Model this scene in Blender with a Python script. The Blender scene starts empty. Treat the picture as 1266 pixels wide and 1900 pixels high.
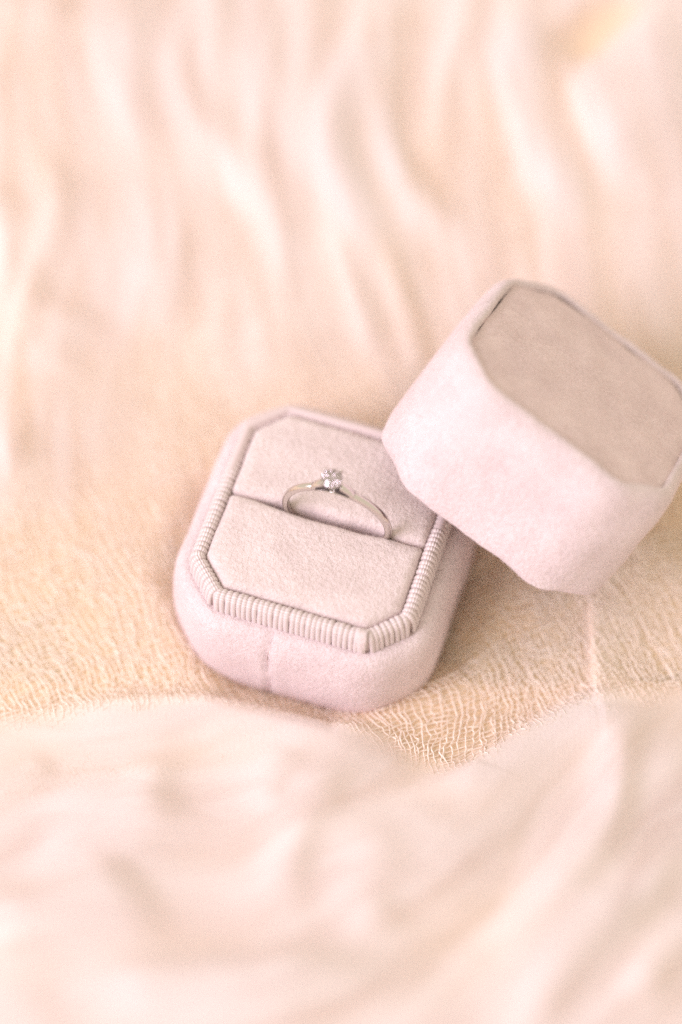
import bpy, math, random
import numpy as np
from mathutils import Matrix, Vector, noise
random.seed(7); rng = np.random.default_rng(7)
S = bpy.context.scene
MM = 0.001                                   # everything below is written in millimetres
# ------------------------------------------------------------------ camera
PITCH = math.radians(61.0)
sp, cp = math.sin(PITCH), math.cos(PITCH)
CAM = np.array([2.6, -252.68, 479.91])
cam = bpy.data.objects.new('camera', bpy.data.cameras.new('camera'))
S.collection.objects.link(cam)
cam.location = CAM * MM
cam.rotation_euler = (math.pi/2 - PITCH, 0, 0)
cam.data.sensor_fit = 'HORIZONTAL'; cam.data.sensor_width = 24.0; cam.data.lens = 100.0
cam.data.clip_start = 0.01; cam.data.clip_end = 20.0
cam.data.dof.use_dof = True
cam.data.dof.focus_distance = 0.519
cam.data.dof.aperture_fstop = 2.9
cam.data.dof.aperture_blades = 0
S.camera = cam
# ------------------------------------------------------------------ world and light
W = bpy.data.worlds.new("World"); S.world = W; W.use_nodes = True
bg = W.node_tree.nodes['Background']
bg.inputs[0].default_value = (1.0, 0.872, 0.70, 1); bg.inputs[1].default_value = 0.90
def area_light(name, loc, target, size, power, col):
    L = bpy.data.lights.new(name, 'AREA'); L.shape = 'RECTANGLE'; L.size = size[0]; L.size_y = size[1]
    L.energy = power; L.color = col
    o = bpy.data.objects.new(name, L); S.collection.objects.link(o)
    o.location = loc
    o.rotation_euler = (Vector(target) - Vector(loc)).to_track_quat('-Z', 'Y').to_euler()
    return o
area_light('window_light', (-0.62, -0.26, 0.52), (0.0, 0.0, 0.0), (0.55, 0.55), 7.0, (0.95, 0.82, 1.0))
S.view_settings.view_transform = 'Standard'; S.view_settings.look = 'None'
S.view_settings.exposure = 0.0; S.view_settings.gamma = 1.0
S.cycles.use_denoising = False
S.cycles.max_bounces = 16; S.cycles.diffuse_bounces = 14; S.cycles.glossy_bounces = 8; S.cycles.transmission_bounces = 16; S.cycles.transparent_max_bounces = 12
# ------------------------------------------------------------------ helpers
def link(o, parent=None):
    S.collection.objects.link(o)
    if parent is not None: o.parent = parent
    return o
def mesh_data(name, V, F, mat, smooth=True):
    me = bpy.data.meshes.new(name)
    V = np.asarray(V, dtype=np.float32) * MM
    if isinstance(F, np.ndarray):
        n, k = F.shape
        me.vertices.add(len(V)); me.vertices.foreach_set('co', V.ravel())
        me.loops.add(n*k); me.loops.foreach_set('vertex_index', F.ravel().astype(np.int32))
        me.polygons.add(n)
        me.polygons.foreach_set('loop_start', np.arange(0, n*k, k, dtype=np.int32))
        me.polygons.foreach_set('loop_total', np.full(n, k, dtype=np.int32))
        me.update(calc_edges=True)
    else:
        me.from_pydata([tuple(v) for v in V], [], [tuple(f) for f in F])
    me.polygons.foreach_set('use_smooth', [smooth]*len(me.polygons))
    me.materials.append(mat); me.update()
    return me
def obj(name, V, F, mat, parent=None, smooth=True, kind=None, label=None):
    o = bpy.data.objects.new(name, mesh_data(name, V, F, mat, smooth))
    link(o, parent)
    if kind: o['kind'] = kind
    if label: o['label'] = label
    return o
def thing(name, label, cat, M):
    o = bpy.data.objects.new(name, None); o.empty_display_size = 0.01
    link(o); M = M.copy(); M.translation *= MM
    o.matrix_world = M; o['label'] = label; o['category'] = cat
    return o
def loft(loops, close_start=False, close_end=False):
    """loops: list of (n,3) arrays of equal length, closed rings"""
    n = len(loops[0]); V = np.vstack(loops); F = []
    for j in range(len(loops)-1):
        a = j*n; b = (j+1)*n
        for i in range(n):
            k = (i+1) % n
            F.append((a+i, a+k, b+k, b+i))
    if close_end:
        V = np.vstack([V, loops[-1].mean(0)]); c = len(V)-1; a = (len(loops)-1)*n
        F += [(a+i, a+(i+1) % n, c) for i in range(n)]
    if close_start:
        V = np.vstack([V, loops[0].mean(0)]); c = len(V)-1
        F += [((i+1) % n, i, c) for i in range(n)]
    return V, F
def rounded_poly(P, r, e=0.0, nc=6, step=0.9, ref_len=None):
    """P: convex CCW polygon, offset outward by e, corners rounded with radius r; fixed point count"""
    P = np.asarray(P, float); n = len(P)
    d = np.roll(P, -1, 0) - P; L = np.linalg.norm(d, axis=1); d /= L[:, None]
    nr = np.c_[d[:, 1], -d[:, 0]]
    Q = []
    for i in range(n):                                            # offset vertices
        n0, n1 = nr[i-1], nr[i]
        b = (n0+n1); b /= (b @ n0)
        Q.append(P[i] + e*b)
    Q = np.array(Q)
    out = []
    starts, ends = [], []
    for i in range(n):
        n0, n1 = nr[i-1], nr[i]; d0, d1 = d[i-1], d[i]
        ang = math.acos(max(-1, min(1, n0 @ n1))); t = r*math.tan(ang/2)
        A = Q[i] - d0*t; c = A - n0*r
        a0 = math.atan2(n0[1], n0[0])
        arc = [c + r*np.array([math.cos(a0+ang*k/nc), math.sin(a0+ang*k/nc)]) for k in range(nc+1)]
        out.append(arc)
    pts = []
    for i in range(n):
        pts += out[i]
        a = out[i][-1]; b = out[(i+1) % n][0]
        m = max(1, int(round(L[i]/step)))
        for k in range(1, m): pts.append(a + (b-a)*k/m)
    return np.array(pts)
def octagon(Wd, D, c):
    a, b = Wd/2, D/2
    return np.array([[-a+c, -b], [a-c, -b], [a, -b+c], [a, b-c], [a-c, b], [-a+c, b], [-a, b-c], [-a, -b+c]])
def ring_loop(poly, e, z, r):
    p = rounded_poly(poly, max(r, .15), e)
    return np.c_[p, np.full(len(p), z)]
def fuzz_noise(V, amp1=.16, w1=5.0, amp2=.05, w2=1.3, seed=0.0, F=None, mask=None):
    """soft unevenness of padded cloth: push vertices by 3D noise"""
    V = np.array(V, float)
    for i in range(len(V)):
        v = Vector(V[i]); o = Vector((seed, seed*1.7, 3.1))
        q = noise.noise_vector(v/w1 + o)*amp1 + noise.noise_vector(v/w2 + o)*amp2
        m = 1.0 if mask is None else mask[i]
        V[i] += np.array(q)*m
    return V
def tri_fans(V, F):
    T = []
    for f in F:
        for k in range(1, len(f)-1): T.append((f[0], f[k], f[k+1]))
    return np.asarray(V, float), np.array(T)
def pile(name, V, F, mat, parent, per_mm2=9.0, length=.55, width=.055, lean=(0, 0, 0), spread=.55, clip=None):
    """short velvet pile: one thin blade per fibre, grown from the surface"""
    V, T = tri_fans(V, F)
    A, B, C = V[T[:, 0]], V[T[:, 1]], V[T[:, 2]]
    N = np.cross(B-A, C-A); ar = np.linalg.norm(N, axis=1)/2
    ok = ar > 1e-6; A, B, C, N, ar = A[ok], B[ok], C[ok], N[ok]/(2*ar[ok, None]), ar[ok]
    n = int(ar.sum()*per_mm2)
    idx = rng.choice(len(ar), n, p=ar/ar.sum())
    u, v = rng.random(n), rng.random(n); s = u+v > 1; u[s], v[s] = 1-u[s], 1-v[s]
    P = A[idx] + (B-A)[idx]*u[:, None] + (C-A)[idx]*v[:, None]; Nn = N[idx]
    if clip is not None:
        k = clip(P); P, Nn = P[k], Nn[k]
    n = len(P)
    D = Nn + rng.normal(0, spread, (n, 3)) + np.array(lean)
    D /= np.linalg.norm(D, axis=1)[:, None]
    Sd = np.cross(D, rng.normal(0, 1, (n, 3))); Sd /= np.linalg.norm(Sd, axis=1)[:, None]
    Ln = length*(.6+.6*rng.random(n))[:, None]
    P0 = P - Nn*.05
    X = np.empty((n, 3, 3)); X[:, 0] = P0 - Sd*width/2; X[:, 1] = P0 + Sd*width/2; X[:, 2] = P0 + D*Ln
    return obj(name, X.reshape(-1, 3), np.arange(3*n).reshape(-1, 3), mat, parent, smooth=False, kind='stuff')
# ------------------------------------------------------------------ materials
def new_mat(name):
    m = bpy.data.materials.new(name); m.use_nodes = True
    nt = m.node_tree; return m, nt, nt.nodes['Principled BSDF']
def nd(nt, t, **kw):
    n = nt.nodes.new(t)
    for k, v in kw.items():
        if k.startswith('i_'): n.inputs[k[2:].replace('_', ' ')].default_value = v
        else: setattr(n, k, v)
    return n
def velvet(name, col, col2, bump=.75):
    m, nt, b = new_mat(name); L = nt.links
    tc = nd(nt, 'ShaderNodeTexCoord')
    n1 = nd(nt, 'ShaderNodeTexNoise', i_Scale=160.0, i_Detail=3.0, i_Roughness=.6)
    n2 = nd(nt, 'ShaderNodeTexNoise', i_Scale=1100.0, i_Detail=4.0, i_Roughness=.7)
    n3 = nd(nt, 'ShaderNodeTexNoise', i_Scale=4200.0, i_Detail=2.0, i_Roughness=.7)
    for n in (n1, n2, n3): L.new(tc.outputs['Object'], n.inputs['Vector'])
    mx = nd(nt, 'ShaderNodeMix', data_type='RGBA'); mx.inputs[6].default_value = (*col, 1); mx.inputs[7].default_value = (*col2, 1)
    ad = nd(nt, 'ShaderNodeMath', operation='ADD'); ad2 = nd(nt, 'ShaderNodeMath', operation='MULTIPLY'); ad2.inputs[1].default_value = .5
    L.new(n1.outputs[0], ad.inputs[0]); L.new(n2.outputs[0], ad.inputs[1]); L.new(ad.outputs[0], ad2.inputs[0])
    mr = nd(nt, 'ShaderNodeMapRange'); mr.inputs[1].default_value = .34; mr.inputs[2].default_value = .66
    L.new(ad2.outputs[0], mr.inputs[0]); L.new(mr.outputs[0], mx.inputs[0]); L.new(mx.outputs[2], b.inputs['Base Color'])
    b.inputs['Roughness'].default_value = .95; b.inputs['Specular IOR Level'].default_value = .15
    b.inputs['Sheen Weight'].default_value = .45; b.inputs['Sheen Roughness'].default_value = .45
    b.inputs['Sheen Tint'].default_value = (1, .93, .95, 1)
    bp = nd(nt, 'ShaderNodeBump', i_Strength=bump, i_Distance=.0008)
    L.new(n2.outputs[0], bp.inputs['Height']); L.new(bp.outputs[0], b.inputs['Normal'])
    return m
M_velvet = velvet('lilac_grey_velvet', (.72, .62, .625), (.88, .78, .79))
M_pad = velvet('cushion_velvet', (.71, .615, .595), (.88, .785, .77))
M_panel = velvet('flat_velvet', (.73, .59, .585), (.92, .775, .77))
def pile_mat(name, col):
    m, nt, b = new_mat(name)
    b.inputs['Base Color'].default_value = (*col, 1); b.inputs['Roughness'].default_value = .8
    b.inputs['Specular IOR Level'].default_value = .2
    b.inputs['Sheen Weight'].default_value = .3
    t = nd(nt, 'ShaderNodeBsdfTranslucent'); t.inputs[0].default_value = (*col, 1)
    mix = nd(nt, 'ShaderNodeMixShader'); mix.inputs[0].default_value = .45
    nt.links.new(b.outputs[0], mix.inputs[1]); nt.links.new(t.outputs[0], mix.inputs[2])
    nt.links.new(mix.outputs[0], nt.nodes['Material Output'].inputs[0])
    return m
M_pile = pile_mat('velvet_pile', (.90, .81, .82))
M_pile_pad = pile_mat('cushion_pile', (.89, .80, .785))
M_pile_panel = pile_mat('panel_pile', (.88, .75, .725))
def satin():
    m, nt, b = new_mat('satin_cord'); L = nt.links
    uv = nd(nt, 'ShaderNodeTexCoord')
    wv = nd(nt, 'ShaderNodeTexWave', wave_type='BANDS', bands_direction='Y', i_Scale=.85, i_Distortion=.8, i_Detail=1.0)
    mp = nd(nt, 'ShaderNodeMapping'); mp.inputs['Scale'].default_value = (1.6, 1, 1)
    L.new(uv.outputs['UV'], mp.inputs[0]); L.new(mp.outputs[0], wv.inputs[0])
    mx = nd(nt, 'ShaderNodeMix', data_type='RGBA'); mx.inputs[6].default_value = (.70, .60, .59, 1); mx.inputs[7].default_value = (.86, .78, .77, 1)
    L.new(wv.outputs[1], mx.inputs[0]); L.new(mx.outputs[2], b.inputs['Base Color'])
    b.inputs['Roughness'].default_value = .38; b.inputs['Specular IOR Level'].default_value = .5
    b.inputs['Sheen Weight'].default_value = .2
    bp = nd(nt, 'ShaderNodeBump', i_Strength=.8, i_Distance=.00012)
    L.new(wv.outputs[1], bp.inputs['Height']); L.new(bp.outputs[0], b.inputs['Normal'])
    return m
M_satin = satin()
def metal():
    m, nt, b = new_mat('white_gold')
    b.inputs['Base Color'].default_value = (.72, .68, .65, 1); b.inputs['Metallic'].default_value = 1; b.inputs['Roughness'].default_value = .16
    n = nd(nt, 'ShaderNodeTexNoise', i_Scale=900.0, i_Detail=2.0)
    mr = nd(nt, 'ShaderNodeMapRange'); mr.inputs[3].default_value = .10; mr.inputs[4].default_value = .24
    tc = nd(nt, 'ShaderNodeTexCoord'); nt.links.new(tc.outputs['Object'], n.inputs[0])
    nt.links.new(n.outputs[0], mr.inputs[0]); nt.links.new(mr.outputs[0], b.inputs['Roughness'])
    return m
M_metal = metal()
def gem():
    m, nt, b = new_mat('diamond')
    b.inputs['Base Color'].default_value = (.50, .43, .45, 1); b.inputs['Roughness'].default_value = 0
    b.inputs['IOR'].default_value = 2.41; b.inputs['Transmission Weight'].default_value = 1
    return m
M_gem = gem()
def cloth_mat():
    m, nt, b = new_mat('soft_cotton_cloth'); L = nt.links
    tc = nd(nt, 'ShaderNodeTexCoord')
    at = nd(nt, 'ShaderNodeAttribute', attribute_name='layers')
    n1 = nd(nt, 'ShaderNodeTexNoise', i_Scale=55.0, i_Detail=4.0, i_Roughness=.6)
    n2 = nd(nt, 'ShaderNodeTexNoise', i_Scale=2600.0, i_Detail=3.0, i_Roughness=.7)
    vo = nd(nt, 'ShaderNodeTexVoronoi', i_Scale=950.0, i_Randomness=.6)
    for n in (n1, n2, vo): L.new(tc.outputs['Object'], n.inputs['Vector'])
    mr = nd(nt, 'ShaderNodeMapRange'); mr.inputs[1].default_value = .3; mr.inputs[2].default_value = .7; mr.inputs[3].default_value = -.10; mr.inputs[4].default_value = .10
    L.new(n1.outputs[0], mr.inputs[0])
    ad = nd(nt, 'ShaderNodeMath', operation='ADD', use_clamp=True); L.new(mr.outputs[0], ad.inputs[0]); L.new(at.outputs['Fac'], ad.inputs[1])
    mx = nd(nt, 'ShaderNodeMix', data_type='RGBA'); mx.inputs[6].default_value = (.80, .65, .47, 1); mx.inputs[7].default_value = (.83, .76, .745, 1)
    L.new(ad.outputs[0], mx.inputs[0])
    b.inputs['Roughness'].default_value = .95; b.inputs['Specular IOR Level'].default_value = .1
    b.inputs['Sheen Weight'].default_value = .25; b.inputs['Sheen Roughness'].default_value = .6
    L.new(mx.outputs[2], b.inputs['Base Color'])
    bp = nd(nt, 'ShaderNodeBump', i_Strength=.3, i_Distance=.0002)
    a2 = nd(nt, 'ShaderNodeMath', operation='ADD'); L.new(n2.outputs[0], a2.inputs[0]); L.new(vo.outputs[0], a2.inputs[1])
    L.new(a2.outputs[0], bp.inputs['Height']); L.new(bp.outputs[0], b.inputs['Normal'])
    t = nd(nt, 'ShaderNodeBsdfTranslucent'); L.new(mx.outputs[2], t.inputs[0])
    return m
M_cloth = cloth_mat()
def thread_mat():
    m, nt, b = new_mat('gauze_thread')
    col = (.97, .91, .84)
    b.inputs['Base Color'].default_value = (*col, 1); b.inputs['Roughness'].default_value = .9
    b.inputs['Specular IOR Level'].default_value = .05
    t = nd(nt, 'ShaderNodeBsdfTranslucent'); t.inputs[0].default_value = (*col, 1)
    mix = nd(nt, 'ShaderNodeMixShader'); mix.inputs[0].default_value = .12
    nt.links.new(b.outputs[0], mix.inputs[1]); nt.links.new(t.outputs[0], mix.inputs[2])
    nt.links.new(mix.outputs[0], nt.nodes['Material Output'].inputs[0])
    return m
M_thread = thread_mat()
# ------------------------------------------------------------------ the cloth: folds laid out on the ground plane
def gp(px, py, z=0.0):
    """photograph point -> place on the plane z (mm)"""
    x = (px-633)/5275.; u = -(py-950)/5275.
    d = np.array([x, cp + u*sp, -sp + u*cp])
    t = (z-CAM[2])/d[2]
    return (CAM + d*t)[:2]
def ground_z(x, y):
    """the cloth heaps up towards the viewer and again at the back"""
    f = np.clip((-29-y)/68, 0, 1.6); b = np.clip((y-38)/110, 0, 1.5)
    rr_ = np.clip((x-25)/60, 0, 1)
    return 28*f**1.1 + (15+16*rr_)*b*b*(3-2*np.minimum(b, 1))
def gpz(px, py):
    z = 0.0
    for _ in range(14):
        p = gp(px, py, z); z = .5*z+.5*float(ground_z(p[0], p[1]))
    return gp(px, py, z)
# (points in the photograph, height, width on the left of the run, width on the right, layers of cloth, end taper)
FOLDS = [
 ([(705,-60),(690,60),(640,150),(612,240),(610,320),(645,400),(690,480),(735,560)], 7.5, 7, 2.6, .9),
 ([(590,-60),(570,100),(560,250),(575,400)], 2.2, 4, 3, .5),
 ([(480,-60),(492,150),(480,280),(500,380)], 3.2, 3.5, 2, .6),
 ([(410,-60),(400,60),(385,160)], 2.0, 3, 2, .4),
 ([(320,60),(342,180),(398,290),(468,360),(512,440),(524,560),(545,700)], 4.2, 4.5, 2.2, .7),
 ([(230,-40),(232,90),(245,220),(285,340)], 4.0, 5, 4, .8),
 ([(975,-60),(955,60),(940,150),(960,250),(1010,350),(1060,430),(1078,530)], 7.0, 7, 3.2, .9),
 ([(870,-60),(868,40),(832,130),(815,250),(830,370)], 3.6, 3, 2.2, .55),
 ([(735,80),(712,180),(720,280),(765,370),(830,430),(910,468)], 4.5, 3.5, 3.5, .75),
 ([(1030,380),(985,400),(940,430)], 2.0, 3, 2, .3),
 ([(70,260),(92,330),(105,400),(75,490),(45,600),(20,700)], 4.5, 3.5, 2.4, .7),
 ([(-40,330),(0,420),(10,520),(-20,640)], 5.0, 4, 3, .6),
 ([(150,560),(110,640),(70,720)], 4.0, 6, 6, .8),
 ([(280,460),(300,560),(290,640)], 2.5, 4, 4, .5),
 ([(610,400),(640,500),(672,610),(700,700)], 3.0, 3, 1.8, .55),
 ([(700,440),(735,540),(765,640),(770,700)], 2.4, 2.5, 1.6, .4),
 ([(400,440),(420,560),(400,700)], 2.4, 4, 3, .5),
 ([(340,420),(350,540),(370,680)], 1.8, 4, 3, .4),
 ([(470,480),(480,600),(500,720)], 1.6, 3, 2, .3),
 ([(0,60),(60,40),(150,60),(200,100)], 3.0, 5, 5, .5),
 ([(0,900),(60,880),(20,1000)], 3.0, 6, 6, .7),
 # upper right flap with open weave
 ([(1300,-60),(1180,40),(1085,165),(1100,250),(1165,330),(1290,400)], 6.0, 14, 2.2, .9),
 ([(1300,130),(1230,180),(1200,250),(1290,330)], 5.0, 12, 10, .8),
 ([(1105,230),(1140,300),(1200,370)], 1.6, 3, 2, .4),
 # right edge beside the lid
 ([(1300,430),(1230,470),(1180,540)], 1.5, 4, 4, .0),
 # foreground fold in front of the boxes
 ([(-60,1345),(60,1335),(200,1318),(380,1308),(500,1320),(600,1345),(700,1372),(790,1400)], 3.6, 2.0, 15, .8),
 ([(700,1500),(800,1480),(880,1440),(960,1385),(1040,1340),(1097,1318),(1180,1300),(1330,1270)], 5.5, 3.2, 11, .9),
 ([(1200,1300),(1165,1370),(1145,1440),(1135,1520),(1100,1590),(1040,1660),(960,1730),(880,1800)], 4.2, 3.5, 4.5, .8),
 ([(1340,1560),(1240,1620),(1160,1690),(1080,1770),(1000,1860),(960,1960)], 6.0, 5, 8, .8),
 ([(1340,1700),(1230,1780),(1160,1880)], 4.0, 4, 5, .6),
 ([(650,1420),(600,1480),(560,1550),(535,1640),(540,1740)], 2.6, 4, 5, .7),
 ([(560,1400),(510,1460),(480,1530)], 1.8, 3, 4, .6),
 ([(300,1400),(285,1480),(290,1560)], 2.0, 4, 5, .5),
 ([(-60,1700),(60,1690),(180,1650),(260,1610)], 5.0, 3.5, 14, .8),
 ([(100,1870),(300,1840),(500,1830),(760,1830)], 5.0, 5, 10, .9),
 ([(-60,1480),(40,1450),(110,1420)], 2.0, 4, 4, .6),
 ([(760,1540),(700,1600),(690,1700),(720,1780)], 1.8, 5, 5, .4),
 # sharp little pleat that runs down below the lid corner
 ([(1100,1075),(1098,1130),(1100,1200),(1103,1260),(1110,1320)], 3.0, 7, .55, .55),
 ([(1010,1150),(960,1200),(1000,1260)], -.8, 5, 5, .0),
]
GX0, GX1, GY0, GY1, GS = -130., 130., -150., 215., .55
gx = np.arange(GX0, GX1+GS, GS); gy = np.arange(GY0, GY1+GS, GS)
XX, YY = np.meshgrid(gx, gy)
def smooth2d(shape, cell, seed):
    r = np.random.default_rng(seed)
    h, w = shape; ch, cw = int(h*GS/cell)+4, int(w*GS/cell)+4
    g = r.normal(0, 1, (ch, cw))
    y = np.arange(h)*GS/cell; x = np.arange(w)*GS/cell
    yi, xi = y.astype(int), x.astype(int); fy, fx = y-yi, x-xi
    fy = (fy*fy*(3-2*fy))[:, None]; fx = (fx*fx*(3-2*fx))[None]
    a = g[np.ix_(yi, xi)]; b = g[np.ix_(yi, xi+1)]; c = g[np.ix_(yi+1, xi)]; d = g[np.ix_(yi+1, xi+1)]
    return (a*(1-fx)+b*fx)*(1-fy)+(c*(1-fx)+d*fx)*fy
def spline(P, n=9):
    P = np.array(P, float); Q = np.vstack([2*P[0]-P[1], P, 2*P[-1]-P[-2]]); out = []
    for i in range(1, len(Q)-2):
        for k in range(n):
            t = k/n; a, b, c, d = Q[i-1], Q[i], Q[i+1], Q[i+2]
            out.append(.5*((2*b)+(-a+c)*t+(2*a-5*b+4*c-d)*t*t+(-a+3*b-3*c+d)*t**3))
    out.append(Q[-2]); return np.array(out)
H = np.zeros_like(XX); LY = np.zeros_like(XX)
for k, (pts, hh, wl, wr, lay) in enumerate(FOLDS):
    P = spline([gpz(*p) for p in pts], 4)
    m = 3.2*max(wl, wr)
    x0, x1 = P[:, 0].min()-m, P[:, 0].max()+m; y0, y1 = P[:, 1].min()-m, P[:, 1].max()+m
    ix = np.where((gx > x0) & (gx < x1))[0]; iy = np.where((gy > y0) & (gy < y1))[0]
    if len(ix) == 0 or len(iy) == 0: continue
    sl = np.ix_(iy, ix); X, Y = XX[sl], YY[sl]
    best = np.full(X.shape, 1e9); sgn = np.zeros_like(X); tt = np.zeros_like(X)
    nseg = len(P)-1
    for i in range(nseg):
        A, B = P[i], P[i+1]; d = B-A; L2 = d @ d
        t = ((X-A[0])*d[0]+(Y-A[1])*d[1])/L2; tc = np.clip(t, 0, 1)
        ex = X-(A[0]+d[0]*tc); ey = Y-(A[1]+d[1]*tc); dist = np.hypot(ex, ey)
        cr = d[0]*(Y-A[1])-d[1]*(X-A[0])
        up = dist < best
        best = np.where(up, dist, best); sgn = np.where(up, cr, sgn); tt = np.where(up, (i+tc)/nseg, tt)
    w = np.where(sgn > 0, wl, wr)
    wb = w*(1+.12*np.sin(tt*9+k))
    wb = wb*(1.08 if (pts[0][1] < 900) else 1.0); g = np.exp(-(best/wb)**2)
    taper = np.clip(np.minimum(tt, 1-tt)*3.2, 0, 1); taper = .15+.85*taper*taper*(3-2*taper)
    H[sl] += (hh if (wr < 1.4 or wl < 1.4 or k == 99) else hh*(.85 if pts[0][1] > 1290 else .6))*g*taper
    LY[sl] = np.maximum(LY[sl], 1.0*lay*np.exp(-(best/(wb*1.15))**2)*taper)
sh = XX.shape
ga, gb = gpz(1060, 105), gpz(1185, 0); gd = (gb-ga)/np.linalg.norm(gb-ga); gm = (ga+gb)/2
gu = (XX-gm[0])*gd[0]+(YY-gm[1])*gd[1]; gv_ = -(XX-gm[0])*gd[1]+(YY-gm[1])*gd[0]
gap = np.exp(-((gu/10)**4+(gv_/6.0)**4))
undul = smooth2d(sh, 26, 1)*.9 + smooth2d(sh, 11, 2)*.35 + smooth2d(sh, 5, 3)*.10
# long fine crinkles that run with the big folds at the top of the picture
topm = np.clip((YY-25)/40, 0, 1); botm = np.clip((-52-YY)/18, 0, 1)
cr = smooth2d(sh, 3.6, 4)
wx = XX + 3*smooth2d(sh, 45, 5) - .0035*(YY-100)**2*np.clip((XX+50)/50, .15, 1)
cr1 = np.interp(wx.ravel(), np.linspace(-200, 260, 240), np.random.default_rng(9).normal(0, 1, 240)).reshape(sh)
undul = undul*(1-botm)+botm*smooth2d(sh, 30, 41)*.8
H += topm*(.10*cr1) + undul*(.35+.65*np.maximum(topm, botm))
wd = (XX*.62+YY*.78) + 5*smooth2d(sh, 30, 6)
cr2 = np.interp(wd.ravel(), np.linspace(-300, 300, 170), np.random.default_rng(10).normal(0, 1, 170)).reshape(sh)
H += ground_z(XX, YY)
H += botm*.12*cr2*(XX > -200)
LY = np.maximum(LY, np.clip((YY-8)/40, 0, 1)*.34) + topm*(.20+.10*smooth2d(sh, 14, 31)+.12*cr1) + botm*.15 + .05*cr1*topm
# flat where the boxes press the cloth down
yaw = math.radians(-17.97)
bx = XX*math.cos(yaw)+YY*math.sin(yaw); by = -XX*math.sin(yaw)+YY*math.cos(yaw)
db = np.maximum(np.abs(bx), np.abs(by)); db = np.maximum(db, (np.abs(bx)+np.abs(by)+2)/1.414)
press = np.clip((db-21.5)/13, 0, 1); press = press*press*(3-2*press)
H = H*press + (1-press)*(-6.8)
lidm = np.clip((np.hypot(XX-52, YY-16)-18)/14, 0, 1)
H = np.where(H > 0, H*(.2+.8*lidm), H)
def hgt(x, y, G=None):
    G = H if G is None else G
    fx = np.clip((x-GX0)/GS, 0, len(gx)-1.001); fy = np.clip((y-GY0)/GS, 0, len(gy)-1.001)
    i, j = fx.astype(int), fy.astype(int); a, b = fx-i, fy-j
    return (G[j, i]*(1-a)+G[j, i+1]*a)*(1-b)+(G[j+1, i]*(1-a)+G[j+1, i+1]*a)*b
def grid_faces(ny, nx):
    j, i = np.meshgrid(np.arange(ny-1), np.arange(nx-1), indexing='ij')
    a = (j*nx+i).ravel(); return np.c_[a, a+1, a+nx+1, a+nx]
LY *= 1-gap
H -= 3.5*gap
# where the cloth is a single open layer the weave shows; gathered folds are closed
TM = np.clip(1.25-1.3*np.clip(LY, 0, 1)+.12*smooth2d(sh, 9, 21), 0, 1)
fold_edge = np.array([gpz(*p) for p in [(-300, 1350), (0, 1345), (200, 1325), (380, 1312), (500, 1322), (600, 1350), (700, 1380), (800, 1420), (900, 1440), (960, 1395), (1040, 1345), (1097, 1322), (1250, 1290), (1600, 1270)]])
infront = np.interp(XX, fold_edge[:, 0], fold_edge[:, 1]) > YY
pc = gpz(150, 1520); patch = np.exp(-(((XX-pc[0])/26)**2+((YY-pc[1])/11)**2))
pc = gpz(1215, 110); TM = np.maximum(TM, .9*np.exp(-(((XX-pc[0])/16)**2+((YY-pc[1])/16)**2)))
TM[infront] = patch[infront]*.6
LY[infront] = np.maximum(LY[infront]+.12, (.66+.16*smooth2d(sh, 15, 33))[infront])
def soften(G, n):
    for _ in range(n):
        for ax in (0, 1): G = (np.roll(G, 1, ax)+2*G+np.roll(G, -1, ax))/4
    return G
TM = soften(TM, 45); LY = soften(LY, 30)
I = Matrix.Identity(4)
cloth = thing('gauze_cloth', 'cream and blush cotton gauze cloth lying in soft folds under the ring box', 'cloth', I)
sheet = obj('backing_sheet', np.c_[XX.ravel(), YY.ravel(), H.ravel()], grid_faces(*sh), M_cloth, cloth)
a = sheet.data.attributes.new('layers', 'FLOAT', 'POINT'); a.data.foreach_set('value', np.clip(LY, 0, 1).ravel().astype(np.float32))
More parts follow.
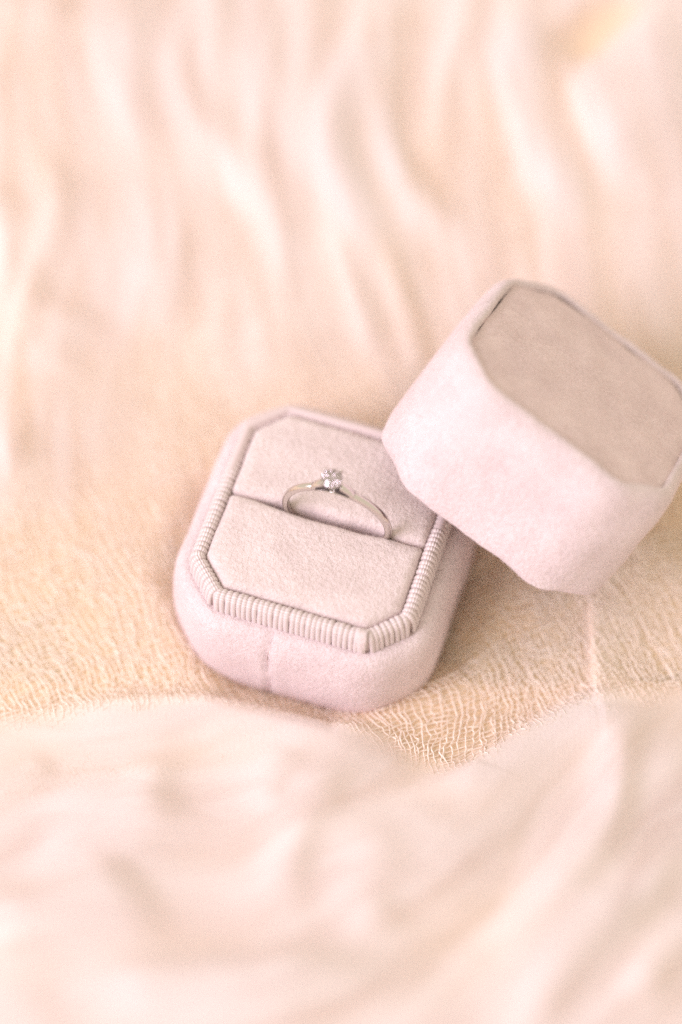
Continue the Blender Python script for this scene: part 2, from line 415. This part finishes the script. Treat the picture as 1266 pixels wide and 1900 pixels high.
# the open weave: real threads, wavering and uneven, lying on the folds
def field(x, y, cell, seed):
    r = np.random.default_rng(seed); g = r.normal(0, 1, (256, 256))
    u = (x+400)/cell; v = (y+400)/cell; i, j = np.floor(u).astype(int), np.floor(v).astype(int); a, b = u-i, v-j
    a = a*a*(3-2*a); b = b*b*(3-2*b)
    G = lambda p, q: g[q % 256, p % 256]
    return (G(i, j)*(1-a)+G(i+1, j)*a)*(1-b)+(G(i, j+1)*(1-a)+G(i+1, j+1)*a)*b
def threads(name, ang, pitch, x0, x1, y0, y1, rad, step, seed, lift, phase):
    ca, sa = math.cos(ang), math.sin(ang); R = 0.5*math.hypot(x1-x0, y1-y0); cx, cy = (x0+x1)/2, (y0+y1)/2
    s = np.arange(-R, R, pitch); t = np.arange(-R, R, step)
    s = s + np.random.default_rng(seed).normal(0, pitch*.16, len(s))
    Sg, Tg = np.meshgrid(s, t, indexing='ij')
    x = cx + ca*Tg - sa*Sg; y = cy + sa*Tg + ca*Sg
    # slow drift shared by both sets, quick wobble of each thread
    dx = 1.6*field(x, y, 17, 50)+.38*field(x, y, 5.5, 51); dy = 1.6*field(x, y, 17, 52)+.38*field(x, y, 5.5, 53)
    k = np.random.default_rng(seed+1).random(len(s))[:, None]*900
    wob = .24*field(Tg+k*0, Sg*7.3+k, 1.0, 54+seed) + .16*field(x, y, 2.1, 55)
    X = x+dx-sa*wob; Y = y+dy+ca*wob
    wv = .10*np.sin((Tg/1.05+phase)*math.pi+np.arange(len(s))[:, None]*math.pi)
    tm = hgt(X, Y, TM)+.06*field(x, y, 2.5, 88); tm = np.clip(tm, 0, 1)
    Z = hgt(X, Y) + lift*tm - .16*(1-tm) + wv + .20*field(X, Y, 2.2, 60+seed)*tm
    P = np.stack([X, Y, Z], -1)
    T = np.gradient(P, axis=1); T /= np.linalg.norm(T, axis=-1, keepdims=True)
    Sd = np.cross(T, [0, 0, 1.]); Sd /= np.linalg.norm(Sd, axis=-1, keepdims=True); U = np.cross(Sd, T)
    rr = (rad*np.clip(.1+1.1*tm, 0, 1)*(1+.28*field(Tg, Sg*3+k, 2.2, 70+seed)))[..., None]
    nb = 3
    ringv = [P + rr*(math.cos(q)*Sd + math.sin(q)*U) for q in (math.pi/2, math.pi/2+2.0944, math.pi/2+4.1888)]
    V = np.stack(ringv, 2)                       # thread, along, 3, xyz
    ns, nt_ = Sg.shape
    keep = (X > x0) & (X < x1) & (Y > y0) & (Y < y1)
    # leave out what lies under the box itself
    lx = X*math.cos(yaw)+Y*math.sin(yaw); ly = -X*math.sin(yaw)+Y*math.cos(yaw)
    keep &= ~((np.abs(lx) < 21) & (np.abs(ly) < 21))
    keep &= tm > .14
    keep &= hgt(X, Y, gap) < .4
    kk = keep[:, :-1] & keep[:, 1:]
    si, ti = np.where(kk); base = (si*nt_+ti)*nb; F = []
    for q in range(nb):
        r_ = (q+1) % nb
        F.append(np.c_[base+q, base+nb+q, base+nb+r_, base+r_])
    F = np.vstack(F); V = V.reshape(-1, 3)
    used = np.unique(F); rem = np.zeros(len(V), int); rem[used] = np.arange(len(used))
    return obj(name, V[used], rem[F], M_thread, cloth, smooth=False, kind='stuff')
A0 = math.radians(28)
threads('woven_threads', A0, 0.98, -92, 96, -105, 165, .15, .45, 3, .70, 0)
threads('crossing_threads', A0+math.radians(84), 0.98, -92, 96, -105, 165, .15, .45, 13, .70, .5)
# sheer gathered layers laid over the sheet: thin see-through cotton whose density runs along its pleats
def sheer_mat():
    m, nt, b = new_mat('sheer_cotton'); L = nt.links
    uv = nd(nt, 'ShaderNodeUVMap', uv_map='pleats')
    at = nd(nt, 'ShaderNodeAttribute', attribute_name='cover')
    n1 = nd(nt, 'ShaderNodeTexNoise', i_Scale=1.0, i_Detail=3.0, i_Roughness=.5, noise_dimensions='2D')
    n2 = nd(nt, 'ShaderNodeTexNoise', i_Scale=2.6, i_Detail=2.0, i_Roughness=.5, noise_dimensions='2D')
    mp = nd(nt, 'ShaderNodeMapping'); L.new(uv.outputs[0], mp.inputs[0]); mp.inputs['Location'].default_value = (31, 7, 0)
    L.new(uv.outputs[0], n1.inputs[0]); L.new(mp.outputs[0], n2.inputs[0])
    ad = nd(nt, 'ShaderNodeMath', operation='MULTIPLY_ADD'); ad.inputs[1].default_value = .45; L.new(n2.outputs[0], ad.inputs[0]); L.new(n1.outputs[0], ad.inputs[2])
    mr = nd(nt, 'ShaderNodeMapRange'); mr.inputs[1].default_value = .54; mr.inputs[2].default_value = .92; mr.inputs[3].default_value = .04; mr.inputs[4].default_value = .92
    L.new(ad.outputs[0], mr.inputs[0])
    al = nd(nt, 'ShaderNodeMath', operation='MULTIPLY', use_clamp=True); L.new(mr.outputs[0], al.inputs[0]); L.new(at.outputs['Fac'], al.inputs[1])
    b.inputs['Base Color'].default_value = (.92, .87, .87, 1); b.inputs['Roughness'].default_value = .95
    b.inputs['Specular IOR Level'].default_value = .05
    t = nd(nt, 'ShaderNodeBsdfTranslucent'); t.inputs[0].default_value = (.94, .87, .84, 1)
    m1 = nd(nt, 'ShaderNodeMixShader'); m1.inputs[0].default_value = .25; L.new(b.outputs[0], m1.inputs[1]); L.new(t.outputs[0], m1.inputs[2])
    tr = nd(nt, 'ShaderNodeBsdfTransparent')
    m2 = nd(nt, 'ShaderNodeMixShader'); L.new(al.outputs[0], m2.inputs[0]); L.new(tr.outputs[0], m2.inputs[1]); L.new(m1.outputs[0], m2.inputs[2])
    L.new(m2.outputs[0], nt.nodes['Material Output'].inputs[0])
    return m
M_sheer = sheer_mat()
def sheer(name, ymask, Z, cover, across, along, st=2):
    jj = np.where(ymask(gy))[0][::st]; ii = np.arange(0, len(gx), st); sl = np.ix_(jj, ii)
    o = obj(name, np.c_[XX[sl].ravel(), YY[sl].ravel(), Z[sl].ravel()], grid_faces(len(jj), len(ii)), M_sheer, cloth)
    a = o.data.attributes.new('cover', 'FLOAT', 'POINT'); a.data.foreach_set('value', np.clip(cover[sl], 0, 1).ravel().astype(np.float32))
    uvl = o.data.uv_layers.new(name='pleats'); vi = np.empty(len(o.data.loops), dtype=np.int32); o.data.loops.foreach_get('vertex_index', vi)
    uvl.data.foreach_set('uv', np.c_[across[sl].ravel()[vi], along[sl].ravel()[vi]].astype(np.float32).ravel())
    return o
sm = lambda t: np.clip(t, 0, 1)**2*(3-2*np.clip(t, 0, 1))
edge_y = np.interp(XX, fold_edge[:, 0], fold_edge[:, 1])
pl = .8*np.interp(wx.ravel(), np.linspace(-220, 220, 110), np.random.default_rng(77).normal(0, 1, 110)).reshape(sh)
cov_top = np.clip(.72+.30*smooth2d(sh, 24, 90), .2, 1)*sm((YY-22+np.clip(-8-XX, 0, 60)*.55-5*smooth2d(sh, 12, 61))/40)*(1-.97*soften(gap, 8))
for q, (up, off) in enumerate(((2.4, 0), (5.0, 13.7))):
    sheer('sheer_layer', lambda y: y > -24, H+up*sm((YY-12+np.clip(-8-XX, 0, 60)*.5)/20)+.2+pl*(.6 if q else -.4)*sm((YY-15)/30)+.8*smooth2d(sh, 18, 62+q), cov_top*(.85 if q else .75), (wx+off+2*smooth2d(sh, 35, 64+q))/(13 if q else 9), (YY+off)/130+off)
cov_bot = sm((edge_y+3.5+1.2*smooth2d(sh, 7, 66)-YY)/9)
wf = XX*.80-YY*.60+5*smooth2d(sh, 30, 67)+.004*(XX-40)**2
for q, (up, off) in enumerate(((2.2, 4.1), (4.2, 21.0))):
    sheer('sheer_layer', lambda y: y < 10, H+up*sm((edge_y+4-YY)/10)+.25+(.9*smooth2d(sh, 16, 68+q)+1.0*np.sin(wf/7.5+2*smooth2d(sh, 30, 80+q)))*sm((edge_y-4-YY)/14), cov_bot*(.8 if q == 0 else .8*sm((edge_y-6-YY)/14)), (wf+off)/15, (XX*.6+YY*.8+off)/75+off)
# ground under the cloth
gv = np.array([[-600, -600, -12.0], [600, -600, -12.0], [600, 900, -12.0], [-600, 900, -12.0]])
tb = obj('ground', gv, [(0, 1, 2, 3)], M_cloth, None, smooth=False, kind='structure')
# ------------------------------------------------------------------ the open ring box
OW, OD, OC = 38.0, 38.8, 5.2
OCT = octagon(OW, OD, OC)
box = thing('ring_box', 'open octagonal velvet ring box base with ribbed cord rim holding the ring', 'ring box',
            Matrix.Rotation(yaw, 4, 'Z'))
prof = [(-3.5, -8.0, 2.4), (0, -8.0, 5), (2.8, -7.6, 7.5), (4.6, -6.4, 9), (5.7, -4.5, 10.5), (6.25, -1.6, 11.3), (6.45, 3, 11.5), (6.5, 6.5, 11.5), (6.45, 9.5, 11.3), (6.35, 12.0, 11.0),
        (6.1, 13.7, 10.5), (5.7, 15.1, 9.8), (5.1, 16.2, 8.8), (4.3, 16.9, 7.6), (3.4, 17.15, 6.0), (2.6, 16.9, 3.2), (1.6, 16.5, 2.2), (-1.0, 16.4, .8)]
loops = [ring_loop(OCT, e, z, r) for e, z, r in prof]
# refine along the profile
def refine(loops, times=1):
    for _ in range(times):
        out = []
        for i in range(len(loops)-1):
            out.append(loops[i])
            a_, b_ = loops[i], loops[i+1]
            p_, n_ = loops[max(i-1, 0)], loops[min(i+2, len(loops)-1)]
            out.append((-p_+9*a_+9*b_-n_)/16)
        out.append(loops[-1]); loops = out
    return loops
V, F = loft(refine(loops), close_start=True)
V = fuzz_noise(V, .28, 7.0, .07, 1.6, 1.0)
# shallow seam groove down the front where the velvet strip is joined
SX = -3.2
def groove(V, depth=.75):
    m = (V[:, 1] < -20) & (V[:, 2] > -7)
    V[m, 1] += depth*np.exp(-((V[m, 0]-SX-.25*np.sin(V[m, 2]*.5))/.42)**2)
    return V
V = groove(V)
obj('velvet_shell', V, F, M_velvet, box)
pile('velvet_nap', V, F, M_pile, box, 13, .5, .055, (0, 0, -.15), .6)
# seam thread in the groove
z = np.linspace(-4.5, 15.5, 40); sx = SX+.25*np.sin(z*.5)
yy = -OD/2-6.0+.12*np.sin(z*2.3)-np.where(z > 12, -(z-12)**2*.09, .12)
cen = np.c_[sx, yy, z]; L8 = []
for i, c in enumerate(cen):
    q = np.arange(6)/6*2*math.pi; L8.append(np.c_[c[0]+.17*np.cos(q), c[1]+.25+.17*np.sin(q), np.full(6, c[2])])
V, F = loft(L8, True, True)
obj('seam', V, F, M_panel, box)
# cord-bound lip around the cushion: a core and the ribs wound over it
core_p = [(.25, 16.0), (.25, 20.6), (.55, 21.4), (1.2, 21.75), (1.9, 21.4), (2.15, 20.6), (2.2, 16.0)]
Vc, Fc = loft([ring_loop(OCT, e, z, .9+max(e, 0)) for e, z in core_p])
trim = obj('cord_rim', Vc, Fc, M_satin, box)
def rib_mesh(name, rad, jx):
    path = [(.05, 17.5), (.08, 20.0), (.22, 20.9), (.62, 21.5), (1.1, 21.7), (1.65, 21.45), (2.1, 20.85), (2.3, 19.9), (2.5, 18.6), (2.55, 17.3), (2.5, 16.4)]
    P = np.array([[0, -e+1.25, z_-19] for e, z_ in path])      # local: x along the rim, -y outward
    P = np.array([[p[0]+jx*math.sin(i*.8), p[1], p[2]] for i, p in enumerate(P)])
    T = np.gradient(P, axis=0); T /= np.linalg.norm(T, axis=1)[:, None]
    Xa = np.array([1., 0, 0]); Nn = np.cross(Xa, T); nb = 7; L = []
    ln = np.r_[0, np.cumsum(np.linalg.norm(np.diff(P, axis=0), axis=1))]
    for i in range(len(P)):
        q = np.arange(nb)/nb*2*math.pi
        L.append(P[i] + rad*np.cos(q)[:, None]*Xa + rad*.78*np.sin(q)[:, None]*Nn[i])
    V_, F_ = loft(L)
    me = mesh_data(name, V_, F_, M_satin)
    uv = me.uv_layers.new(name='UVMap')
    for poly in me.polygons:
        for li in poly.loop_indices:
            vi = me.loops[li].vertex_index; i, k = divmod(vi, nb)
            kk = k/nb
            uv.data[li].uv = (kk*3.0, ln[i]*1.0)
    return me
ribs = [rib_mesh('rib', .575, j) for j in (-.05, .0, .06)]
loopc = rounded_poly(OCT, 1.6, 1.25, nc=8)
seg = np.roll(loopc, -1, 0)-loopc; sl_ = np.linalg.norm(seg, axis=1); cum = np.r_[0, np.cumsum(sl_)]
total = cum[-1]; NR = int(total/1.02)
for k in range(NR):
    s_ = (k+.12*random.uniform(-1, 1))/NR*total % total; i = min(np.searchsorted(cum, s_, 'right')-1, len(seg)-1)
    p = loopc[i]+seg[i]*(s_-cum[i])/sl_[i]; d = seg[i]/sl_[i]
    # blend direction at corners
    j = (i+1) % len(seg); f_ = (s_-cum[i])/sl_[i]
    d2 = seg[j]/sl_[j]; dd = d*(1-f_*.5)+d2*f_*.5
    ang = math.atan2(dd[1], dd[0])
    r = bpy.data.objects.new('rib', ribs[k % 3]); link(r, trim)
    sc = 1.0+random.uniform(-.03, .03)
    r.matrix_local = Matrix.Translation(Vector((p[0], p[1], 19-.75*max(0, min(1, (p[1]+2)/12))+random.uniform(-.1, .1)))*MM) @ Matrix.Rotation(ang+random.uniform(-.03, .03), 4, 'Z') @ Matrix.Diagonal((sc, 1, 1, 1))
# plain binding where the two ends of the cord meet, front right corner
def binding(x0, x1):
    path = [(.0, 18.5), (.05, 20.4), (.3, 21.5), (.9, 22.25), (1.5, 22.35), (2.1, 21.8), (2.5, 20.9), (2.65, 19.4), (2.7, 17.6), (2.65, 16.6)]
    L = []
    for x in np.linspace(x0, x1, 9):
        f_ = 1-.12*((x-x0)/(x1-x0)-.5)**2*4
        L.append(np.array([[x+.1*math.sin(z_), -OD/2-e*f_, z_] for e, z_ in path]))
    n = len(path); V_ = np.vstack(L); F_ = []
    for a_ in range(8):
        for i in range(n-1):
            F_.append((a_*n+i, (a_+1)*n+i, (a_+1)*n+i+1, a_*n+i+1))
    return V_, F_
V, F = binding(OW/2-OC-1.2, OW/2-OC+.7)
o = obj('cord_binding', V, F, M_pad, box)
so = o.modifiers.new('thickness', 'SOLIDIFY'); so.thickness = .25*MM; so.offset = -1
# cushion halves with the slot between them
def cushion(sign, seed):
    a_, b_, c_ = OW/2-.15, OD/2-.15, OC
    poly = np.array([[-a_, 0], [-a_, -b_+c_], [-a_+c_, -b_], [a_-c_, -b_], [a_, -b_+c_], [a_, 0]])
    L = []
    for e, z_, r in [(-.15, 12, .5), (-.1, 18, .5), (-.05, 20.0, .6), (-.15, 20.8, .7), (-.42, 21.45, .9), (-.85, 21.9, 1.2), (-1.4, 22.15, 1.5), (-2.1, 22.28, 1.5)]:
        p = rounded_poly(poly, r, e, step=.7)
        L.append(np.c_[p, np.full(len(p), z_)])
    last = L[-1]; c = np.array([0, -b_*.5])
    for s_ in (.92, .84, .76, .66, .56, .46, .36, .26, .16, .08):
        q = last.copy(); q[:, :2] = c+(last[:, :2]-c)*s_; q[:, 2] = 22.28+.35*(1-s_**2); L.append(q)
    V_, F_ = loft(L, close_end=True)
    # the slot is held open by the ring in its middle
    near = np.exp(-(np.minimum(0, V_[:, 1])/2.2)**2)
    V_[:, 1] -= near*(.10+.62*np.exp(-(V_[:, 0]/11.5)**6))
    V_[:, 2] -= near*.15*np.cos(V_[:, 0]*.4)
    if sign > 0:
        V_ = V_*np.array([-1, -1, 1.])
    V_ = fuzz_noise(V_, .30, 6.0, .06, 1.5, seed)
    return V_, F_
for s_, sd in ((-1, 4.0), (1, 9.0)):
    V, F = cushion(s_, sd)
    cu = obj('cushion', V, F, M_pad, box)
    pile('cushion_nap', V, F, M_pile_pad, box, 13, .42, .05, (.1, -.2, 0), .6, clip=lambda P: P[:, 2] > 18)
# slot floor
sv = np.array([[-18, -1.5, 14.5], [18, -1.5, 14.5], [18, 1.5, 14.5], [-18, 1.5, 14.5]])
obj('slot_floor', sv, [(0, 1, 2, 3)], M_pad, box, smooth=False)
# ------------------------------------------------------------------ the lid leaning on the box
LW, LD, LC, LE, LH = 43.8, 43.2, 7.6, 2.9, 26.8
n_ = Vector((.502, .314, .806)).normalized(); a_ = Vector((.799, -.525, -.292)); a_ = (a_-n_*a_.dot(n_)).normalized(); b_ = n_.cross(a_)
top = Vector((47.5, 19.9, 36.6)); org = top-n_*LH
Ml = Matrix(((a_[0], b_[0], n_[0], org[0]), (a_[1], b_[1], n_[1], org[1]), (a_[2], b_[2], n_[2], org[2]), (0, 0, 0, 1)))
lid = thing('ring_box_lid', 'pale lilac velvet box lid tilted against the right side of the open box', 'box lid', Ml)
LO = octagon(LW, LD, LC)
prof = [(-LW*.25, 24.0, 2), (-3, 24.0, 2), (-1.2, 23.6, 2), (-.4, 22.5, 2.4), (-.3, 12, 2.6), (-.3, 3, 2.8), (-.1, .9, 3), (.5, .1, 3.4), (1.5, -.1, 4), (2.4, .25, 4.6), (2.9, 1.2, 10), (3.1, 3, 12), (3.15, 8, 12.5), (3.1, 14, 12.5), (3.0, 19, 12), (2.9, 22.5, 11),
        (2.6, 24.4, 9.5), (2.1, 25.9, 8.3), (1.4, 26.9, 7), (.7, 27.3, 5.8), (.2, 27.25, 4.9), (-.05, 27.0, 4.6), (-.3, 26.6, 4.5)]
V, F = loft(refine([ring_loop(LO, e, z_, r) for e, z_, r in prof]), close_start=True)
V = fuzz_noise(V, .34, 7.0, .08, 1.5, 21.0)
obj('velvet_side', V, F, M_velvet, lid)
pile('velvet_nap', V, F, M_pile, lid, 13, .5, .055, (0, 0, -.2), .6)
loops = [ring_loop(LO, e, z_, r) for e, z_, r in [(-.15, 25.6, 4.5), (-.22, 26.4, 4.5), (-.5, 26.65, 4.3), (-1.2, 26.7, 4.0), (-2.0, 26.95, 3.6), (-3.2, 27.0, 2.4), (-5, 27.05, 1.8)]]
last = loops[-1]
for s_ in (.88, .76, .64, .52, .4, .28, .16, .07):
    q = last.copy(); q[:, :2] *= s_; q[:, 2] = 27.05+.35*(1-s_*s_); loops.append(q)
V, F = loft(loops, close_end=True)
V = fuzz_noise(V, .25, 6.0, .07, 1.5, 31.0)
obj('top_panel', V, F, M_panel, lid)
pile('panel_nap', V, F, M_pile_panel, lid, 13, .42, .05, (.3, .25, 0), .6)
# ------------------------------------------------------------------ the ring
Rr = Matrix.Rotation(yaw, 4, 'Z') @ Matrix.Translation(Vector((1.95, .0, 23.5))) @ Matrix.Rotation(math.radians(-4), 4, 'Y') 
ring = thing('engagement_ring', 'slim white gold ring with a round solitaire diamond standing in the cushion slot', 'ring', Rr)
RI = 9.35
def band(a0, a1, th, wd, n, r_in=RI):
    """sweep a soft rectangular section; th(a), wd(a) thickness and width in mm; a is the angle from the top"""
    L = []
    for k in range(n+1):
        a = a0+(a1-a0)*k/n; t, w = th(a), wd(a)/2; b_ = min(.28, t*.3)
        sec = [(0, -w+b_*.6), (0, w-b_*.6), (b_*.6, w), (t-b_*1.6, w), (t-b_*.4, w-b_*.9), (t+.06, w-b_*2), (t+.06, -w+b_*2), (t-b_*.4, -w+b_*.9), (t-b_*1.6, -w), (b_*.6, -w)]
        L.append(np.array([[(r_in(a) if callable(r_in) else r_in)*0+math.sin(a)*((r_in(a) if callable(r_in) else r_in)+r), y, math.cos(a)*((r_in(a) if callable(r_in) else r_in)+r)] for r, y in sec]))
    return L
D2 = math.radians
V, F = loft(band(D2(20), D2(340), lambda a: 1.15, lambda a: 1.62-.15*math.cos(a), 96), True, True)
obj('band', V, F, M_metal, ring)
# lower rail that closes the circle under the stone
V, F = loft(band(D2(-21), D2(21), lambda a: .34, lambda a: 1.5, 24), True, True)
obj('lower_rail', V, F, M_metal, ring)
# shoulders that rise from the band to the setting
for s_ in (-1, 1):
    rin = lambda a: RI+.45+2.1*max(0, (1-abs(a)/D2(22)))**.8
    V, F = loft(band(D2(8)*s_, D2(23)*s_, lambda a: .72+.25*(1-abs(a)/D2(23)), lambda a: 1.55+.15*abs(a)/D2(23), 14, rin), True, True)
    obj('shoulder', V, F, M_metal, ring)
# fillers added beside the stone's seat, dark reflections painted in as near-black
mdk, ntd, bd = new_mat('painted_dark_reflection'); bd.inputs['Base Color'].default_value = (.06, .045, .045, 1); bd.inputs['Metallic'].default_value = .0; bd.inputs['Roughness'].default_value = .4
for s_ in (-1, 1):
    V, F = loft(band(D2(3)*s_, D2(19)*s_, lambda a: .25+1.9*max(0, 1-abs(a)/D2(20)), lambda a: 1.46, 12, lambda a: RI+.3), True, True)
    obj('gallery_dark_filler', V, F, mdk, ring)
# diamond, built facet by facet
GR = 1.98; ZG = 13.65
def brilliant():
    V_, F_ = [], []
    tr = GR*.56; zt = .62; gt = .06; pd = -1.75
    def ringp(r, z_, n, off): return [(r*math.cos(2*math.pi*(k+off)/n), r*math.sin(2*math.pi*(k+off)/n), z_) for k in range(n)]
    V_ += ringp(tr, zt, 8, 0)                 # 0..7 table
    V_ += ringp(GR*.79, zt*.56, 8, .5)        # 8..15 star tips
    V_ += ringp(GR, gt, 16, 0)                # 16..31 upper girdle
    V_ += ringp(GR, -gt, 16, 0)               # 32..47 lower girdle
    V_ += ringp(GR*.30, pd*.77, 8, .5)        # 48..55 pavilion mains meet
    V_ += [(0, 0, pd)]                        # 56 culet
    F_.append(tuple(range(8)))
    for k in range(8):
        k1 = (k+1) % 8
        F_.append((k, 8+k, k1))                                   # star
        F_.append((k1, 8+k, 16+2*k1 % 16, 8+k1))                  # kite
        F_.append((8+k, 16+2*k, 16+(2*k+1)))                      # upper halves
        F_.append((8+k, 16+(2*k+1), 16+(2*k+2) % 16))
        F_.append((32+2*k, 48+k, 32+2*k+1)); F_.append((32+2*k+1, 48+k, 32+(2*k+2) % 16))
        F_.append((32+2*k1 % 16, 48+k1, 56, 48+k))
    for k in range(16):
        k1 = (k+1) % 16; F_.append((16+k, 32+k, 32+k1, 16+k1))
    return np.array(V_), F_
V, F = brilliant(); V = V+np.array([0, 0, ZG])
gemo = obj('diamond', V, F, M_gem, ring, smooth=False)
import bmesh
bm = bmesh.new(); bm.from_mesh(gemo.data); bmesh.ops.recalc_face_normals(bm, faces=bm.faces); bm.to_mesh(gemo.data); bm.free()
def tube(pts, rads, nb=8):
    P = np.array(pts, float); T = np.gradient(P, axis=0); T /= np.linalg.norm(T, axis=1)[:, None]
    L = []
    for i in range(len(P)):
        ref = np.array([0, 0, 1.]) if abs(T[i][2]) < .9 else np.array([0, 1., 0])
        u = np.cross(T[i], ref); u /= np.linalg.norm(u); v = np.cross(T[i], u)
        q = np.arange(nb)/nb*2*math.pi
        L.append(P[i]+rads[i]*(np.cos(q)[:, None]*u+np.sin(q)[:, None]*v))
    return loft(L, True, True)
def torus(R, r, z_, n=32, m=8, sy=1.0):
    V_, F_ = [], []
    for i in range(n):
        A = 2*math.pi*i/n
        for j in range(m):
            B = 2*math.pi*j/m
            V_.append(((R+r*math.cos(B))*math.cos(A), (R+r*math.cos(B))*math.sin(A)*sy, z_+r*math.sin(B)))
    for i in range(n):
        for j in range(m):
            F_.append((i*m+j, ((i+1) % n)*m+j, ((i+1) % n)*m+(j+1) % m, i*m+(j+1) % m))
    return np.array(V_), F_
V, F = torus(1.25, .17, ZG-1.35)
basket = obj('setting', V, F, M_metal, ring)
for q in (45, 135, 225, 315):
    c, s_ = math.cos(D2(q+8)), math.sin(D2(q+8))
    pts = [(c*r, s_*r, z_) for r, z_ in [(.35, RI+.5), (.75, ZG-2.2), (1.25, ZG-1.35), (1.75, ZG-.6), (2.12, ZG-.05), (2.16, ZG+.28), (1.98, ZG+.52), (1.78, ZG+.60)]]
    V, F = tube(pts, [.30, .27, .26, .27, .30, .31, .29, .16])
    obj('prong', V, F, M_metal, ring)
